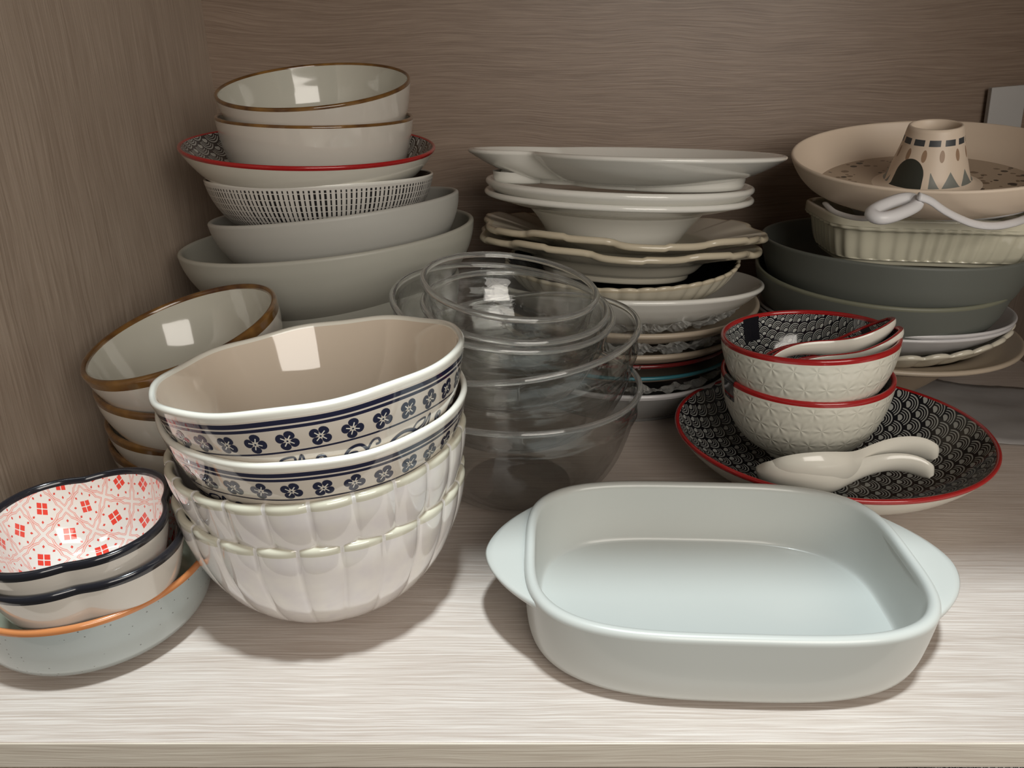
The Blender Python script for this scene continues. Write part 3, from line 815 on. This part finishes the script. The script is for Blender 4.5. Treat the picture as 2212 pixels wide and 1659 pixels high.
o = link('plastic_bag', pydata('plastic_bag', V, F, [TISSUE])); so = o.modifiers.new('t', 'SOLIDIFY'); so.thickness = .0006; so.offset = 1
tag(o, 'thin translucent grey bag lying flat on the shelf at far right', 'plastic bag')
# board at the far right back
o = box('flat_board', (-.02, -.004, 0), (.02, .004, .305), mat('pale_grey_board', (.52, .51, .50), .5), bev=.001)
o.location = (.5905, .935, .001); o.rotation_euler = (radians(-1.2), radians(-4.5), 0)
tag(o, 'narrow pale grey board standing upright behind the tube pan at right edge', 'board')

# ------------------------------------------------------------------ H: red-rimmed plate with bowls and spoons
o = dish('serving_plate', Prof(.1291, .040, SHAL, .055, .002, .0038, .0018, .0008), REDCREAM, RED, WAVE, N=160, rimlabel='red painted rim')
place(o, (.2730, .598, .0400, -.030, .026), .040)
tag(o, 'large plate with red rim and dark wave print standing on the shelf, right of middle', 'plate')
def rice(H):
    P = Prof(.0698, H, [(0, 0), (.30, .06), (.56, .20), (.78, .42), (.91, .64), (.98, .85), (1, 1)], .029, .007, .0038, .0022, .0015, foot_in=.003)
    o = dish('rice_bowl', P, EMBOSS, RED, WAVE2, N=144, split_foot=True, foot_mat=REDCREAM, rimlabel='red painted rim')
    return o, P
def ribbon(o, P, th0, dth, down, m=BLACK, name='black_band', inner=False):
    """painted black tab that crosses the rim"""
    V = []; F = []
    prof = [p for p in P.int[::-1]][-8:] 
    L = [p for p in P.W if p[1] > P.H - down][::-1]
    lip = P.rim
    path = L[::-1][:] + lip[1:-1] + [p for p in P.int if p[1] > P.H - .022]
    if inner: path = lip[-3:-1] + [p for p in P.int if p[1] > P.H - .022]
    n = 8
    for i, (r, z) in enumerate(path):
        a = path[max(i - 1, 0)]; b = path[min(i + 1, len(path) - 1)]; dx, dz = b[0] - a[0], b[1] - a[1]; l = sqrt(dx * dx + dz * dz) or 1
        r2, z2 = r + dz / l * .0003, z - dx / l * .0003
        for k in range(n): 
            th = th0 + dth * (k / (n - 1) - .5); V.append((r2 * cos(th), r2 * sin(th), z2))
    for i in range(len(path) - 1):
        for k in range(n - 1): q = i * n + k; F.append((q, q + 1, q + n + 1, q + n))
    d = link(name, pydata(name, V, F, [m]), o); d['label'] = 'black painted tab across the rim'
o, P = rice(.074); place(o, (.2495, .605, .0898, -.044, .002), .074); ribbon(o, P, radians(190), .26, .017)
tag(o, 'embossed ivory rice bowl with red rim, the lower one, with black tab at left', 'bowl', 'embossed rice bowls')
o, P = rice(.068); place(o, (.2446, .600, .1245, -.075, .040), .068); ribbon(o, P, radians(118), .28, .0045, inner=True)
tag(o, 'embossed ivory rice bowl with red rim, the upper one, holding two spoons', 'bowl', 'embossed rice bowls')

def spoon(red=True, bandx=None):
    """Chinese soup spoon along +x: head from x=0, handle end at x=.134"""
    prof = [(0., .0004, .012, .0145), (.004, .0120, .0085, .0140), (.012, .0185, .0040, .0140), (.024, .0225, .0010, .0140), (.036, .0225, .0, .0145), (.048, .0195, .0008, .0160),
            (.058, .0150, .0040, .0190), (.067, .0115, .0095, .0225), (.078, .0095, .0165, .0270), (.090, .0090, .0225, .0310), (.102, .0092, .0265, .0335), (.114, .0096, .0280, .0340), (.124, .0092, .0270, .0320), (.131, .0070, .0245, .0285), (.134, .0006, .0232, .0262)]
    pp = catmull(prof, 5); n = 15; V = []; F = []
    for x, w_, zb, zt in pp:
        for k in range(n):
            t_ = -1 + 2 * k / (n - 1)
            y = w_ * sin(t_ * pi / 2); z = zb + (zt - zb) * (1 - cos(t_ * pi / 2) ** .9)
            V.append((x, y, z))
    for i in range(len(pp) - 1):
        for k in range(n - 1): q = i * n + k; F.append((q, q + n, q + n + 1, q + 1))
    mats = [WAVE3, REDCREAM, RED if red else REDCREAM]
    me = pydata('soup_spoon', V, F, mats)
    o = link('soup_spoon', me); s = o.modifiers.new('thickness', 'SOLIDIFY'); s.thickness = .0030; s.offset = -1
    s.material_offset = 1; s.material_offset_rim = 2; s.use_rim = True
    b = o.modifiers.new('edge', 'BEVEL'); b.width = .0009; b.segments = 2; b.limit_method = 'ANGLE'; b.angle_limit = radians(50)
    if red:
        ed = [(x, -w_, zt) for x, w_, zb, zt in pp] + [(x, w_, zt) for x, w_, zb, zt in pp[::-1]]
        ed = [Vector(e) + Vector((0, 0, -.0008)) for e in ed]; ed.append(ed[0])
        strap('rim', [tuple(e) for e in ed], .0017, .0014, RED, o)['label'] = 'red painted edge'
    if bandx:
        V2 = []; F2 = []
        rows = [p for p in pp if bandx[0] <= p[0] <= bandx[1]]
        for x, w_, zb, zt in rows:
            for k in range(n):
                t_ = -1 + 2 * k / (n - 1); V2.append((x, (w_ + .0003) * sin(t_ * pi / 2), zb - .0033 + (zt - zb + .0036) * (1 - cos(t_ * pi / 2) ** .9)))
            for k in range(n - 1, -1, -1):
                t_ = -1 + 2 * k / (n - 1); V2.append((x, (w_ - .0005) * sin(t_ * pi / 2), zb + .0004 + (zt - zb) * (1 - cos(t_ * pi / 2) ** .9)))
        nn_ = 2 * n
        for i in range(len(rows) - 1):
            for k in range(nn_): q = i * nn_ + k; q2 = i * nn_ + (k + 1) % nn_; F2.append((q, q2, q2 + nn_, q + nn_))
        d = link('black_band', pydata('black_band', V2, F2, [BLACK]), o); d['label'] = 'black painted band across the spoon'
    return o
def pose(o, tip, end, roll, xl=.134, zl=.0247, z0=.012):
    """head tip and handle end in the world, roll about the spoon's long axis"""
    tip, end = Vector(tip), Vector(end); a = Vector((0, 0, z0)); b = Vector((xl, 0, zl))
    l1 = (b - a); d = (end - tip); sc = d.length / l1.length
    q1 = l1.normalized().rotation_difference(d.normalized())
    # make the spoon's up vector as vertical as it can be, then roll
    up = q1 @ Vector((0, 0, 1)); dn = d.normalized(); z = Vector((0, 0, 1)); zp = (z - dn * z.dot(dn)).normalized(); upp = (up - dn * up.dot(dn)).normalized()
    ang = atan2(dn.dot(upp.cross(zp)), upp.dot(zp))
    q = Quaternion(dn, ang + roll) @ q1
    o.rotation_mode = 'QUATERNION'; o.rotation_quaternion = q; o.scale = (sc,) * 3
    o.location = tip - q @ (a * sc); return o
s = spoon(red=False); pose(s, cpt(1662, 1008, .512), cpt(2016, 982, .540), radians(-50)); tag(s, 'white soup spoon lying on its side on the wave plate, the upper one', 'spoon', 'white soup spoons')
s = spoon(red=False); pose(s, cpt(1642, 1014, .518), cpt(2008, 1022, .516), radians(-50)); tag(s, 'white soup spoon on the wave plate, lower one, partly under the other', 'spoon', 'white soup spoons')
s = spoon(bandx=(.012, .020)); pose(s, cpt(1921, 692, .600), cpt(1640, 800, .575), radians(24)); tag(s, 'soup spoon with red edge and wave print leaning in the bowl, the upper one', 'spoon', 'red edged soup spoons')
s = spoon(bandx=(.030, .040)); pose(s, cpt(1938, 712, .588), cpt(1652, 838, .565), radians(22)); tag(s, 'soup spoon with red edge in the bowl, under the upper spoon', 'spoon', 'red edged soup spoons')

# ------------------------------------------------------------------ I: white casserole in front
H = .050; R = .083
P = Prof(R, H, [(0, 0), (.45, .03), (.74, .13), (.88, .32), (.95, .62), (1, 1)], R - .015, .0008, .0066, .003, .003, foot_in=.004)
o = dish('casserole_dish', P, COOLW, COOLW, COOLW, N=256, fn=rect_fn(.1205, .083, R, 3.6, H=H, lown=2.9, r0=.62), split_rim=False)
o.location = (.1285, .4025, 0.0); o.rotation_euler = (0, 0, radians(-2.3))
tag(o, 'large matt white rectangular casserole dish with two handles, empty, in front', 'casserole')
for sgn in (-1, 1):
    V = []; F = []; n = 40; m_ = 12
    for i in range(n):
        s_ = -1 + 2 * i / (n - 1); yy = s_ * .058
        out = .0285 * max(0, (1 - abs(s_) ** 1.75)) ** 1.15
        # wall line of the superellipse at this y
        wx = .1195 * (1 - abs(yy / .083) ** 3.7) ** (1 / 3.7) - .0060
        xo = wx + out + .0037; zc = H - .0030; dz = -.0010 * out / .026
        for k in range(m_):
            a = 2 * pi * k / m_; ct = cos(a); st = sin(a)
            x = (wx + xo) / 2 + (xo - wx) / 2 * math.copysign(abs(ct) ** .6, ct); z = zc + dz * (ct > 0) + .0026 * math.copysign(abs(st) ** .8, st)
            V.append((sgn * x, yy, z))
    for i in range(n - 1):
        for k in range(m_):
            F.append((i * m_ + k, i * m_ + (k + 1) % m_, (i + 1) * m_ + (k + 1) % m_, (i + 1) * m_ + k))
    link('handle', pydata('handle', V, F, [COOLW]), o)

# ------------------------------------------------------------------ J: bowl on the shelf below
H2 = .297
o = dish('tall_jar', Prof(.060, H2, [(0, 0), (.5, .04), (.8, .14), (.96, .4), (1, .8), (1, 1)], .04, .003, .004, .002, .002), WAVE2, WHITE, WHITE)
place(o, (.350, .424, -.382 + H2, 0, 0), H2)
tag(o, 'black and white patterned jar on the shelf below, at lower right', 'jar')
